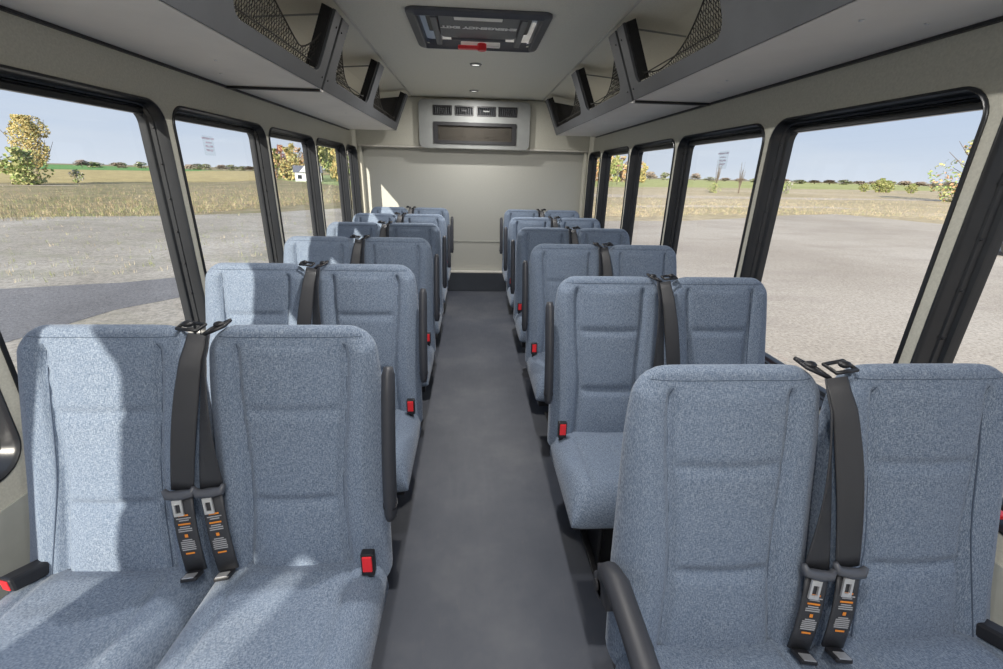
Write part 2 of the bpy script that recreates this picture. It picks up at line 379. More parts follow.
# ------------------------------------------------------------------ bus seat
BW, BH0, BH1, RAKE, TH = .191, .36, .955, .245, .108   # half width, z range, lean, thickness
def back_y(z): return -(BH1 - z) * RAKE
def groove(d, w, a): return -a * math.exp(-(d / w) ** 2)
def make_back(cx, m, seed, seams=None):
    bm = bmesh.new(); nu, nv = 76, 96
    H = BH1 - BH0; G = {}
    def pt(u, v, face):
        # outline: narrower at shoulders, rounded top corners
        z = BH0 + H * v; r = .055
        w = BW - .003 + .010 * (1 - v) ** 2 - .016 * max(0, (v - .72) / .28) ** 2
        dt = BH1 - z
        if dt < r: w = w - r + math.sqrt(max(0, r * r - (r - dt) ** 2)) * 1.0
        x = u * w
        if cx < 0: fl = .034 * (1 - v) ** 1.3; x = u * (w + fl / 2) - fl / 2
        e = max(0, 1 - abs(u) ** 8) ** .5 * max(0, 1 - max(0, (z - (BH1 - .020)) / .020) ** 2.4) ** .5 if z > BH1 - .020 else max(0, 1 - abs(u) ** 8) ** .5
        th = .042 + (TH + .018 - .042) * min(1, dt / .42) ** .8
        if face == 0:
            y = -TH * .5 + th * .5 * (1 - e)
            us = x / .19
            sl = .60 - .05 * math.exp(-((v - .45) / .3) ** 2) + .02 * math.sin(v * 7 + seed)
            if dt > .03:
                k = min(1, (dt - .03) / .02)
                f = k * (groove(abs(us) - sl, .038, .013))
                bol = max(0, abs(us) - sl); bol = min(bol, 1 - abs(us)) * 2.4
                f -= -k * .0
                y -= max(0, bol) * .034 * (1 - .4 * v) * k     # bolsters stand proud
                if abs(us) < sl:
                    cpad = (1 - (us / sl) ** 2)
                    y -= cpad * .010 * k * (.6 + .4 * math.sin(v * PI))
                    f += groove(v - .36, .022, .011) * min(1, cpad * 2.2) + groove(v - .70, .020, .007) * min(1, cpad * 2.2)
                    y -= .008 * math.exp(-((v - .22) / .10) ** 2) * cpad
                y -= f
            y -= -.0 + groove(dt - .020, .005, .0030) * min(1, (1 - abs(u)) * 12)
            y += .0022 * noise.noise(Vector((x * 9 + seed * 3, z * 7, seed)))
        else:
            y = -TH * .5 + th * .5 + th * .5 * e
        return Vector((m * (cx + x), back_y(z) + TH * .5 + y, z))
    us = [-math.cos(PI * i / nu) for i in range(nu + 1)]
    us = [.55 * a + .45 * (2 * i / nu - 1) for i, a in enumerate(us)]
    vs = [j / nv for j in range(nv)]
    vs = [v * .985 for v in vs] + [.990, .995, .999, 1.0]
    nvv = len(vs) - 1
    for j, v in enumerate(vs):
        for i, u in enumerate(us):
            rim = (i in (0, nu) or j == nvv)
            G[i, j, 0] = bm.verts.new(pt(u, v, 0))
            G[i, j, 1] = G[i, j, 0] if rim else (bm.verts.new(pt(u, v, 1)) if (i % 1 == 0) else None)
    for j in range(nvv):
        for i in range(nu):
            for f in (0, 1):
                q = [G[i, j, f], G[i + 1, j, f], G[i + 1, j + 1, f], G[i, j + 1, f]]
                if f: q.reverse()
                bm.faces.new(q)
    if seams is not None:
        for s_ in (-1, 1):
            line = []
            for k in range(60):
                v = .10 + .845 * k / 59
                us_ = s_ * (.60 - .05 * math.exp(-((v - .45) / .3) ** 2) + .02 * math.sin(v * 7 + seed))
                line.append(pt(us_ * .19 / (BW - .003 + .010 * (1 - v) ** 2 - .016 * max(0, (v - .72) / .28) ** 2), v, 0))
            tube(seams, line, .0014, 5)
        vt = 1 - .020 / H
        tube(seams, [pt(-.93 + 1.86 * k / 40, vt, 0) + Vector((0, .0003, 0)) for k in range(41)], .0012, 5)
    return bm
CH = .195
def make_cushion(cx, m, seed):
    bm = bmesh.new(); nu, nv = 56, 60
    # side profile (y,z) closed round the cushion
    y0, y1 = -.125, -.495
    top, bot = [], []
    def P(u, t, face):
        y = y0 + (y1 - y0) * t
        e = max(0, 1 - abs(u) ** 9) ** .5; et = max(0, 1 - max(0, (t - .80) / .2) ** 2.2) ** .5 if t > .8 else 1
        us = u
        if face == 0:
            z = .352 + .085 * e * et + .012 * math.exp(-((t - .75) / .25) ** 2) * e
            k = e * min(1, (1 - t) * 6) * min(1, t * 9)
            z += k * (.010 * (1 - us * us) + groove(abs(us) - .62, .03, .008))
            z -= .012 * (1 - t) ** 3
            z += .0025 * noise.noise(Vector((u * 2 + seed * 5, t * 4, 3.3)))
        else: z = .352 - .030 * e * et
        return Vector((m * (cx + u * (CH if cx > 0 else CH + .014) - (0 if cx > 0 else .014)), y, z))
    us = [.55 * -math.cos(PI * i / nu) + .45 * (2 * i / nu - 1) for i in range(nu + 1)]
    ts = [math.sin(PI / 2 * j / nv) * .6 + .4 * j / nv for j in range(nv + 1)]; G = {}
    for j, t in enumerate(ts):
        for i, u in enumerate(us):
            rim = i in (0, nu) or j == nv
            G[i, j, 0] = bm.verts.new(P(u, t, 0))
            G[i, j, 1] = G[i, j, 0] if rim else bm.verts.new(P(u, t, 1))
    for j in range(nv):
        for i in range(nu):
            for f in (0, 1):
                q = [G[i, j, f], G[i + 1, j, f], G[i + 1, j + 1, f], G[i, j + 1, f]]
                if f: q.reverse()
                bm.faces.new(q)
    return bm
def ribbon(bm, pts, w, t=.0016, dirs=None, mat=0):
    """flat webbing along pts; dirs = width direction at each point"""
    R_ = []
    for i, p in enumerate(pts):
        p = Vector(p); d = (Vector(pts[min(i + 1, len(pts) - 1)]) - Vector(pts[max(i - 1, 0)])).normalized()
        a = Vector(dirs[i] if isinstance(dirs, list) else dirs); a = (a - d * a.dot(d)).normalized(); nn = d.cross(a)
        ww = w[i] if isinstance(w, list) else w
        R_.append([bm.verts.new(p + a * ww / 2 * s + nn * t * q) for s, q in ((-1, -.6), (-.8, -1), (.8, -1), (1, -.6), (1, .6), (.8, 1), (-.8, 1), (-1, .6))])
    for A, B in zip(R_, R_[1:]):
        for k in range(8): bm.faces.new((A[k], A[(k + 1) % 8], B[(k + 1) % 8], B[k])).material_index = mat
    bm.faces.new(R_[0]).material_index = mat; bm.faces.new(R_[-1]).material_index = mat
def lerp(a, b, t): return tuple(a[i] + (b[i] - a[i]) * t for i in range(3))
def make_seat(m, arm_down=False):
    """m=+1: aisle on +x (left-hand row), m=-1: aisle on -x. local y=0 is the top front edge"""
    root = empty('double_bus_seat')
    X = lambda x, y, z: (m * x, y, z)
    backs = {}
    for k, cx in ((0, -.196), (1, .196)):
        sb = bmesh.new()
        backs[k] = obj('backrest', make_back(cx, m, k + 1.3, sb), M['seat'], root, True)
        obj('seam', sb, M['thread'], backs[k], True)
    for k, cx in ((0, -.197), (1, .197)):
        obj('seat_cushion', make_cushion(cx, m, k + 4.1), M['seat'], root, True)
    # hard back shell
    bm = bmesh.new()
    obox(bm, X(0, back_y(.56) + TH + .012, .56), (1, 0, 0), (0, 1, -.14), (0, .14, 1), .35, .006, .17)
    obj('back_shell', bm, M['arm'], root, bevel=.01)
    bm = bmesh.new()
    box(bm, min(m * -.37, m * .37), max(m * -.37, m * .37), -.44, -.02, .285, .322)
    obj('seat_frame', bm, M['steel'], root, bevel=.006)
    for xx in (.215, -.30):
        bm = bmesh.new()
        obox(bm, X(xx, -.20, .145), (1, 0, 0), (0, 1, 0), (0, 0, 1), .022, .12, .143)
        obox(bm, X(xx, -.20, .006), (1, 0, 0), (0, 1, 0), (0, 0, 1), .045, .19, .006)
        tube(bm, [X(xx + .024, -.325, .02), X(xx + .024, -.325, .285)], .008, 8)
        obj('leg', bm, M['steel'], root, bevel=.004)
    # armrest on the aisle side
    ax = .408
    bm = bmesh.new()
    if arm_down:
        pts = [(ax, -.055, .530), (ax, -.075, .562), (ax, -.12, .580), (ax, -.2, .578), (ax, -.33, .570), (ax, -.40, .565)]
        tube(bm, [X(*p) for p in pts], [.020, .026, .028, .027, .026, .018], 12, sx=.75, sy=.85, up=(0, 0, 1))
        tube(bm, [X(ax - .03, -.05, .50), X(ax + .012, -.05, .50)], .026, 14)
        obox(bm, X(ax, -.075, .525), (1, 0, 0), (0, 1, -.3), (0, .3, 1), .012, .03, .03)
    else:
        pts = [(ax, back_y(z) - .012 - .012 * math.sin((z - .5) / .36 * PI), z) for z in [.540, .554, .60, .65, .70, .75, .81, .860, .876]]
        tube(bm, [X(*p) for p in pts], [.016, .021, .023, .023, .023, .023, .023, .022, .015], 12, sx=.66, sy=1.0, up=(m, 0, 0))
    ar = obj('armrest', bm, M['arm'], root, True)
    bm = bmesh.new()
    if arm_down: tube(bm, [X(ax + .010, -.05, .50), X(ax + .016, -.05, .50)], .012, 12)
    else: tube(bm, [X(ax, back_y(.57) - .016, .570), X(ax, back_y(.57) - .0165, .576)], .0235, 12, sx=.70, up=(m, 0, 0))
    obj('pivot_cap', bm, M['black'], ar)
    # aisle buckle
    d = Vector((0, .05, 1)).normalized()
    bm = bmesh.new(); c = Vector(X(.362, -.166, .462))
    obox(bm, c, (1, 0, 0), (0, 1, -.05), d, .0145, .010, .029)
    tube(bm, [c - d * .02, c - d * .075 + Vector((0, .02, 0))], .009, 8)
    bk = obj('seat_belt_buckle', bm, M['black'], root, bevel=.003)
    bm = bmesh.new(); obox(bm, c + Vector((0, -.0105, 0)) + d * .005, (1, 0, 0), (0, 1, -.05), d, .0105, .003, .020)
    rb = obj('release_button', bm, M['red'], bk, bevel=.002); rb['label'] = 'red release button'
    # window-side buckle on a stiff sleeve
    bm = bmesh.new(); p0, p1 = Vector(X(-.350, -.120, .440)), Vector(X(-.366, -.178, .455))
    dd = (p1 - p0).normalized()
    obox(bm, (p0 + p1) / 2, dd, Vector((0, 0, 1)).cross(dd), (0, 0, 1), .045, .017, .017)
    bk = obj('seat_belt_buckle', bm, M['black'], root, bevel=.006)
    bm = bmesh.new(); obox(bm, p1 + dd * .012, dd, Vector((0, 0, 1)).cross(dd), (0, 0, 1), .004, .010, .012)
    rb = obj('release_button', bm, M['red'], bk, bevel=.001); rb['label'] = 'red release button'
    # two shoulder belts hanging in the middle
    for (g, top, lat, low, side, wt) in (
            ('w', (.012, -.016, .946), (-.034, -.150, .620 if m > 0 else .598), (-.012, -.175, .448), -1, .036),
            ('a', (.032, -.006, .944), (.028, -.150, .624 if m > 0 else .596), (.056, -.175, .448), 1, .044)):
        # guide loop on the shoulder of the backrest
        bm = bmesh.new()
        if side < 0: a, b = (-.034, .006, .953), (.010, .0, .950)
        else: a, b = (.056, .016, .954), (.020, .0, .940)
        off = Vector((0, -.010, .003))
        tube(bm, [Vector(X(*a)) + Vector((0, .012, .006)), Vector(X(*a)) + off, Vector(X(*b)) + off, Vector(X(*b)) + Vector((0, .022, .006)), Vector(X(*a)) + Vector((0, .024, .007)), Vector(X(*a)) + Vector((0, .012, .006))], .0040, 8)
        gd = obj('belt_guide', bm, M['black'], root, True)
        bm = bmesh.new(); bmesh.ops.create_uvsphere(bm, u_segments=12, v_segments=8, radius=.010)
        bmesh.ops.scale(bm, vec=(1.2, .9, .7), verts=bm.verts)
        cc = lerp(a, b, .35); bmesh.ops.translate(bm, vec=Vector(X(cc[0], cc[1] + .004, cc[2] + .010)), verts=bm.verts)
        obj('guide_knob', bm, M['black'], gd, True)
        tw = (1, .0, 0)
        bm = bmesh.new()
        NP = 14; pts, dirs, ws = [], [], []
        for k in range(NP + 1):
            t = k / NP; p = lerp(top, lat, t)
            y = back_y(p[2]) - .026 - .012 * math.sin(t * PI); 
            if t < .12: y = back_y(p[2]) - .012 - .014 * t / .12
            pts.append(X(p[0], y, p[2]))
            if side > 0:
                an = -1.05 * (1 - t ** 2.2) + .10; dirs.append(Vector(X(math.cos(an), math.sin(an), 0)))
            else:
                an = .35 * (1 - t); dirs.append(Vector(X(math.cos(an), math.sin(an), 0)))
            ws.append(wt + (.047 - wt) * min(1, t * 2.5))
        ribbon(bm, pts, ws, dirs=dirs)
        belt = obj('seat_belt', bm, M['web'], root, True)
        # lower sleeve with printed label
        e = Vector(pts[-1]); f = Vector(X(*low)); f.y = back_y(low[2]) - .030
        sp = [lerp(e, f, t) for t in (0, .25, .5, .75, 1)]
        sp = [(q[0], q[1] - .006 * math.sin(PI * i / 4) - .004, q[2]) for i, q in enumerate(sp)]
        bm = bmesh.new(); ribbon(bm, sp, .044, .0028, Vector((1, 0, 0)))
        sl = obj('belt_sleeve', bm, M['web'], belt, True)
        ax_d = (Vector(sp[-1]) - Vector(sp[0])).normalized(); wx = Vector((1, 0, 0)); wx = (wx - ax_d * wx.dot(ax_d)).normalized(); nn = wx.cross(ax_d)
        if nn.y > 0: nn = -nn
        bm = bmesh.new()
        rows = [(.27, .62, 1), (.305, .9, 0), (.33, .6, 0), (.375, .75, 1), (.41, .62, 0), (.435, .85, 0), (.46, .85, 0), (.51, .2, 1), (.53, .2, 1), (.575, .6, 0), (.60, .85, 0), (.625, .85, 0), (.65, .85, 0), (.675, .9, 0), (.70, .85, 0), (.75, .55, 1)]
        tot = (Vector(sp[-1]) - Vector(sp[0])).length
        for (t, w, mi) in rows:
            i = min(3, int(t * 4)); q = Vector(lerp(sp[i], sp[i + 1], t * 4 - i)) + nn * .0042
            hw, hh_ = .017 * w, (.0012 if mi == 0 else .0018)
            vs = [bm.verts.new(q + wx * a1 * hw + ax_d * b1 * hh_) for a1, b1 in ((-1, -1), (1, -1), (1, 1), (-1, 1))]
            bm.faces.new(vs).material_index = mi
        lb = obj('warning_label', bm, [M['greyp'], M['orange']], sl); lb['label'] = 'grey and orange printed warning text'
        # latch plate: webbing slot bar + steel tongue
        bm = bmesh.new(); c = Vector(pts[-1]) + Vector((0, -.008, 0))
        wing = [c - wx * .033 + ax_d * -.012, c - wx * .026 + ax_d * .002, c + ax_d * .005, c + wx * .024 + ax_d * .003, c + wx * .030 - ax_d * .010]
        tube(bm, wing, [.005, .010, .012, .010, .005], 8, sx=.9, sy=1)
        lt = obj('latch_plate', bm, M['plate'], belt, True); lt['label'] = 'blue grey plastic latch plate'
        bm = bmesh.new(); q = c + ax_d * .030 + nn * .0065 - wx * .006
        for (u0, u1, v0, v1) in ((-.010, -.0055, -.018, .018), (.0055, .010, -.018, .018), (-.0055, .0055, .011, .018), (-.0055, .0055, -.018, -.008)):
            obox(bm, q + wx * (u0 + u1) / 2 + ax_d * (v0 + v1) / 2, wx, ax_d, nn, (u1 - u0) / 2, (v1 - v0) / 2, .0018)
        obj('latch_tongue', bm, M['chrome'], lt)
        # anchor buckle at the foot of the sleeve
        bm = bmesh.new(); q = Vector(sp[-1]) + Vector((0, -.016, .000))
        obox(bm, q, wx, Vector((0, 1, -.25)), Vector((0, .25, 1)), .017, .015, .005)
        ab = obj('anchor_clip', bm, M['black'], belt, bevel=.003)
        bm = bmesh.new(); obox(bm, q + Vector((0, -.006, .0075)), wx, Vector((0, 1, -.25)), Vector((0, .25, 1)), .012, .008, .001)
        obj('anchor_tab', bm, M['chrome'], ab)
    return root
LY = [.92, 1.615, 2.335, 3.045, 3.735, 4.45]
RY = [.695, 1.445, 2.185, 2.905, 3.63, 4.43]
LX = [-.594, -.592, -.598, -.600, -.605, -.612]
RX = [.672, .668, .668, .668, .672, .684]
words = ['nearest', 'second', 'third', 'fourth', 'fifth', 'rearmost']
protoL = make_seat(1); protoR = make_seat(-1); protoD = make_seat(-1, True)
for side, ys, xs in (('left', LY, LX), ('right', RY, RX)):
    for i in range(6):
        if side == 'left': o = protoL if i == 0 else copy_tree(protoL)
        else: o = protoD if i == 0 else (protoR if i == 1 else copy_tree(protoR))
        o.location = (xs[i], ys[i], 0)
        if i == 0 and side == 'left': lab = 'blue grey double seat filling the lower left corner, its cushions striped by sunlight'
        elif i == 0: lab = 'blue grey fabric double seat at lower right with its black armrest folded down'
        elif i == 5: lab = 'small blue grey double seat against the rear wall, last on the %s of the aisle' % side
        else: lab = 'blue grey fabric double seat, %s from the front on the %s side of the aisle' % (words[i], side)
        tag(o, lab, 'seat', 'double seats on the %s side of the aisle' % side)

# ------------------------------------------------------------------ luggage racks
def make_rack(sg, y0, y1, notches, label, posts, endplate):
    X = XL if sg < 0 else XR
    xb, xt = (-.735, -.607) if sg < 0 else (.815, .690)
    zb, zt = 1.645, 1.945
    root = empty('luggage_rack', ((xb + X) / 2, (y0 + y1) / 2, zb)); off = Vector(root.location)
    def P(x, y, z): return Vector((x, y, z)) - off
    d = Vector((xt - xb, 0, zt - zb)); Ls = d.length; d.normalize(); nrm = Vector((-d.z, 0, d.x)) * (1 if sg > 0 else 1)
    nrm = nrm if nrm.x * -sg > 0 else -nrm      # towards the aisle
    bm = bmesh.new(); box(bm, *(sorted((X - off.x, xb - off.x + sg * .004))), y0 - off.y, y1 - off.y, 0, .012)
    obj('rack_floor', bm, M['rackfloor'], root)
    out = [(y0, 0), (y1, 0), (y1, Ls)]
    for (a, b) in sorted(notches, reverse=True):
        r = .035
        out.append((b, Ls))
        for k in range(7): t = PI / 2 * k / 6; out.append((b - r + r * math.cos(t), .098 - r * math.sin(t)))
        ra = .07
        for k in range(7): t = PI / 2 * k / 6; out.append((a + ra - ra * math.sin(t), .063 + ra - ra * math.cos(t)))
        out.append((a, Ls))
    out.append((y0, Ls))
    bm = bmesh.new()
    f0 = lambda u, v: P(xb, u, zb) + d * v + nrm * .004
    f1 = lambda u, v: P(xb, u, zb) + d * v - nrm * .012
    plate(bm, out, [], f0, f1)
    obj('face_panel', bm, M['charcoal'], root, bevel=.002)
    for q, (a, b) in enumerate(notches):
        # foam edges on the posts
        for yy, s in ((b, -1), (a, 1)):
            if yy > y0 + .02:
                bm = bmesh.new(); p = P(xb, yy + s * .010, zb) + d * (Ls * .60) - nrm * .030
                obox(bm, p, (0, 1, 0), d, nrm, .010, Ls * .385, .022)
                obj('foam_strip', bm, M['foam'], root)
        # cargo net
        c = .021; bm = bmesh.new(); W = b - a
        def topv(y):
            t = (y - a) / W
            return .075 + (Ls * .86 - .075) * (abs(1 - t / .80) ** 1.7 if t < .8 else 0) + ((.16 if sg < 0 and not endplate else .03) * ((t - .8) / .2) ** 1.6 if t > .8 else 0) + (.07 * math.sin(PI * t) if sg < 0 and not endplate else 0)
        def Q(y, v):
            t = (y - a) / W
            sag = .030 * math.sin(PI * min(1, max(0, t))) + .03 * max(0, .5 - v / Ls)
            return P(xb, y, zb) + d * v - nrm * (.020 + sag)
        steps = int((W + Ls) / c) + 2
        for dirn in (1, -1):
            for k in range(-int(Ls / c) - 1, steps):
                run = []
                ks = 18
                for j in range(ks * 2 + 1):
                    v = Ls * j / (ks * 2); y = a + k * c + (v if dirn > 0 else Ls - v) * .75
                    y += .004 * math.sin(v * 260 + k)
                    if a + .004 < y < b - .004 and .055 < v < topv(y): run.append(Q(y, v))
                    else:
                        if len(run) > 1: tube(bm, run, .0015, 3, False)
                        run = []
                if len(run) > 1: tube(bm, run, .0015, 3, False)
        tube(bm, [Q(a + .006 + (W - .012) * k / 30, topv(a + .006 + (W - .012) * k / 30)) for k in range(31)], .0032, 6)
        tube(bm, [Q(a + .01, .09), Q(b - .01, .09)], .003, 6)
        obj('cargo_net', bm, M['cord'], root)
    for yy in posts:
        bm = bmesh.new(); p = P(xt, yy, zt - .012) - nrm * .02
        e = P(X - sg * .20, yy, 1.915)
        tube(bm, [p, e], .004, 8); obj('support_rod', bm, M['acgrey'], root)
    if endplate:
        bm = bmesh.new()
        pl = [(X - sg * .004, zb + .012), (xb + sg * .004, zb + .012), (xt + sg * .01, zt - .005), (X - sg * .11, 1.888), (X - sg * .004, 1.75)]
        vs = [[bm.verts.new(P(x, y, z)) for x, z in pl] for y in (y1 - .012, y1 - .002)]
        bm.faces.new(vs[0]); bm.faces.new(vs[1])
        for k in range(5): bm.faces.new((vs[0][k], vs[0][(k + 1) % 5], vs[1][(k + 1) % 5], vs[1][k]))
        obj('end_plate', bm, M['black'], root)
    else:
        bm = bmesh.new(); box(bm, *(sorted((X - off.x - sg * .0, xb - off.x))), y1 - off.y - .005, y1 - off.y + .022, -.012, -.001)
        obj('joint_strip', bm, M['black'], root, bevel=.002)
        bm = bmesh.new(); box(bm, *(sorted((X - off.x - sg * .09, xb - off.x))), y1 - off.y + .023, y1 - off.y + .05, -.009, -.001)
        obj('joint_flange', bm, M['rackfloor'], root, bevel=.002)
    bm = bmesh.new(); box(bm, *(sorted((X - off.x, X - off.x - sg * .012))), y0 - off.y, y1 - off.y, -.010, -.001)
    obj('edge_seal', bm, M['black'], root)
    for (fx, fy) in ((.30, .35), (.72, .35), (.55, .72), (.30, .85)):
        bm = bmesh.new(); bmesh.ops.create_uvsphere(bm, u_segments=8, v_segments=5, radius=.006)
        bmesh.ops.scale(bm, vec=(1, 1, .5), verts=bm.verts)
        o = obj('fastener', bm, M['chrome'], root, True); o.location = P(X + (xb - X) * fx, y1 - (y1 - y0) * (1 - fy) * .9, zb - .001)
    for v in (.05, .27):
        bm = bmesh.new(); bmesh.ops.create_uvsphere(bm, u_segments=8, v_segments=5, radius=.005)
        o = obj('fastener', bm, M['steel'], root, True); o.location = P(xb, (y1 - .03) if not endplate else y0 + .03, zb) + d * v + nrm * .004
    tag(root, label, 'luggage rack', 'overhead luggage racks')
for sg, nm in ((-1, 'left'), (1, 'right')):
    make_rack(sg, .30, 2.435, [(.45, 1.28), (1.56, 2.345)], 'large near overhead rack with dark panel and net on the %s side' % nm, [2.39], False)
    make_rack(sg, 2.46, 4.64, [(2.57, 3.33), (3.47, 4.54)], 'smaller looking rear overhead rack on the %s side, ending by the air conditioner' % nm, [3.4], True)

# ------------------------------------------------------------------ air conditioner on the rear header
ac = empty('air_conditioner', (.018, YB, 1.735))
bm = bmesh.new()
ox, oz = .018, 1.735
holes = [rrect(x0 - ox, x1 - ox, 1.815 - oz, 1.908 - oz, .008, 3) for x0, x1 in ((-.400, -.208), (-.183, .008), (.037, .231), (.252, .444))]
holes.append(rrect(-.398 - ox, .440 - ox, 1.556 - oz, 1.758 - oz, .008, 3))
plate(bm, rrect(-.56, .56, -.222, .222, .05, 6), holes, lambda u, v: (u, -.045, v), lambda u, v: (u, -.001, v))
obj('housing', bm, M['acgrey'], ac, bevel=.006)
for h in holes[:4]:
    x0 = min(p[0] for p in h); x1 = max(p[0] for p in h); z0 = min(p[1] for p in h); z1 = max(p[1] for p in h)
    bm = bmesh.new()
    plate(bm, rrect(x0 + .001, x1 - .001, z0 + .001, z1 - .001, .006, 3), [rrect(x0 + .012, x1 - .012, z0 + .012, z1 - .012, .004, 3)], lambda u, v: (u, -.050, v), lambda u, v: (u, -.02, v))
    box(bm, x0 + .002, x1 - .002, -.012, -.008, z0 + .002, z1 - .002)
    v_ = obj('air_vent', bm, M['black'], ac)
    for k in range(8):
        bm = bmesh.new(); xx = x0 + .022 + (x1 - x0 - .044) * k / 7
        obox(bm, (xx, -.034, (z0 + z1) / 2), (1, .5, 0), (-.5, 1, 0), (0, 0, 1), .0018, .012, (z1 - z0) / 2 - .014)
        obj('louvre', bm, M['charcoal'], v_)
    bm = bmesh.new(); obox(bm, ((x0 + x1) / 2, -.048, (z0 + z1) / 2), (1, 0, 0), (0, 1, 0), (0, 0, 1), .03 if h is holes[2] else .02, .003, .006)
    obj('vent_tab', bm, M['acgrey'] if h is holes[2] else M['black'], v_)
h = holes[4]; x0 = min(p[0] for p in h); x1 = max(p[0] for p in h); z0 = min(p[1] for p in h); z1 = max(p[1] for p in h)
bm = bmesh.new()
plate(bm, rrect(x0 + .001, x1 - .001, z0 + .001, z1 - .001, .006, 3), [rrect(x0 + .045, x1 - .045, z0 + .032, z1 - .032, .006, 3)], lambda u, v: (u, -.055, v), lambda u, v: (u, -.02, v))
g = obj('return_grille', bm, M['black'], ac, bevel=.003)
bm = bmesh.new(); box(bm, x0 + .03, x1 - .03, -.032, -.028, z0 + .02, z1 - .02)
for k in range(60): xx = x0 + .05 + (x1 - x0 - .1) * k / 59; box(bm, xx - .0012, xx + .0012, -.036, -.032, z0 + .033, z1 - .033)
for k in range(11): zz = z0 + .036 + (z1 - z0 - .072) * k / 10; box(bm, x0 + .046, x1 - .046, -.038, -.036, zz - .001, zz + .001)
obj('grille_filter', bm, M['grille'], g)
tag(ac, 'pale grey air conditioner panel with four black vents on the rear header', 'air conditioner')

# ------------------------------------------------------------------ roof hatch
hc = Vector((.030, 2.715, CEIL))
rh = empty('roof_hatch', hc)
bm = bmesh.new()
ring_sweep(bm, -.345, .345, -.33, .33, .05, [(0, .0), (0, -.010), (.008, -.016), (.034, -.018), (.040, -.024), (.046, -.024), (.050, -.01), (.050, .10), (.042, .10), (.042, .001)], lambda u, v, d: (u, v, d), 8)
obj('hatch_frame', bm, M['hatch'], rh, True)
bm = bmesh.new(); plate(bm, rrect(-.294, .294, -.279, .279, .03), [], lambda u, v: (u, v, .022), lambda u, v: (u, v, .024))
# rounded white well
obj('hatch_lid', bm, M['lid'], rh)
bm = bmesh.new(); plate(bm, rrect(-.198, .198, -.272, .095, .03), [rrect(-.125, .115, -.262, -.205, .008, 3)], lambda u, v: (u, v, -.012), lambda u, v: (u, v, .016))
cp = obj('centre_panel', bm, M['hatch'], rh, bevel=.008)
for s in (-1, 1):
    bm = bmesh.new(); box(bm, s * .218 - .016, s * .218 + .016, -.272, .20, -.026, .02)
    tube(bm, [(s * .218, .19, -.012), (s * .218, .225, .0)], .014, 8)
    obj('hinge_arm', bm, M['hatch'], rh, bevel=.005)
    bm = bmesh.new(); plate(bm, rrect(s * .252 - .014, s * .252 + .014, -.23, .11, .01), [], lambda u, v: (u, v, .018), lambda u, v: (u, v, .030))
    obj('vent_slot', bm, M['black'], rh)
bm = bmesh.new(); box(bm, -.122, .112, -.259, -.208, -.016, -.006); obj('label_plate', bm, M['white'], rh, bevel=.003)
bm = bmesh.new(); box(bm, -.15, .15, .112, .135, -.018, .0)
obj('latch_bar', bm, M['hatch'], rh, bevel=.006)
bm = bmesh.new(); box(bm, -.10, .125, .206, .240, -.022, .0)
hp = obj('handle_plate', bm, M['white'], rh, bevel=.004)
bm = bmesh.new(); box(bm, -.115, .035, .160, .198, -.046, -.028); tube(bm, [(.02, .175, -.052), (.02, .175, -.015)], .026, 16); 
hd = obj('release_handle', bm, M['red'], rh, bevel=.006); hd['label'] = 'red release handle'
text_mesh('lettering', 'EMERGENCY EXIT', .048, M['textw'], cp,
          Matrix.Translation((.0, -.09, -.0128)) @ Matrix.Rotation(PI, 4, 'Y') @ Matrix.Identity(4), .0006, bold=.0024)
tag(rh, 'grey framed roof escape hatch with a red handle in the ceiling', 'roof hatch')

# ------------------------------------------------------------------ ceiling lights
def puck(x, y, label, e=0):
    r = empty('ceiling_light', (x, y, CEIL))
    bm = bmesh.new()
    prof_ = [(.0, -.004), (.026, -.004), (.030, -.010), (.036, -.010), (.042, -.003), (.042, -.0005)]
    rings = [[bm.verts.new((a * math.cos(2 * PI * k / 24), a * math.sin(2 * PI * k / 24), z)) for k in range(24)] for a, z in prof_[1:]]
    for A, B in zip(rings, rings[1:]):
        for k in range(24): bm.faces.new((A[k], A[(k + 1) % 24], B[(k + 1) % 24], B[k]))
    obj('bezel', bm, M['acgrey'], r, True)
    bm = bmesh.new(); bmesh.ops.create_circle(bm, cap_ends=True, segments=20, radius=.027); bmesh.ops.translate(bm, vec=(0, 0, -.006), verts=bm.verts)
    obj('lens', bm, M['lens'], r)
    tag(r, label, 'ceiling light', 'round lights along the ceiling centre')
    return r
puck(.018, 3.467, 'small round chrome rimmed ceiling light just behind the roof hatch')
puck(.010, 4.50, 'small round ceiling light nearest the rear air conditioner')
def lamp(name, loc, e, sx, sy=None, col=(1, .97, .93), spread=180, rot=(0, 0, 0)):
    l = bpy.data.lights.new(name, 'AREA'); l.energy = e; l.color = col; l.size = sx
    if sy: l.shape = 'RECTANGLE'; l.size_y = sy
    else: l.shape = 'DISK'
    l.spread = math.radians(spread)
    o = bpy.data.objects.new(name, l); COL.objects.link(o); o.location = loc; o.rotation_euler = rot
    return o
for y in (1.35, .25):  # extra fixtures out of view, added to brighten the seats
    puck(.018, y, 'small round ceiling light ahead of the roof hatch, ' + ('nearer the hatch' if y > 1 else 'above the first seats'))
for y in (.25, 1.35, 3.467, 4.50): lamp('ceiling_lamp', (.014, y, CEIL - .016), {.25: 6, 1.35: 11, 3.467: 17, 4.50: 6.5}[y], .05)  # the two front lamps are added fill
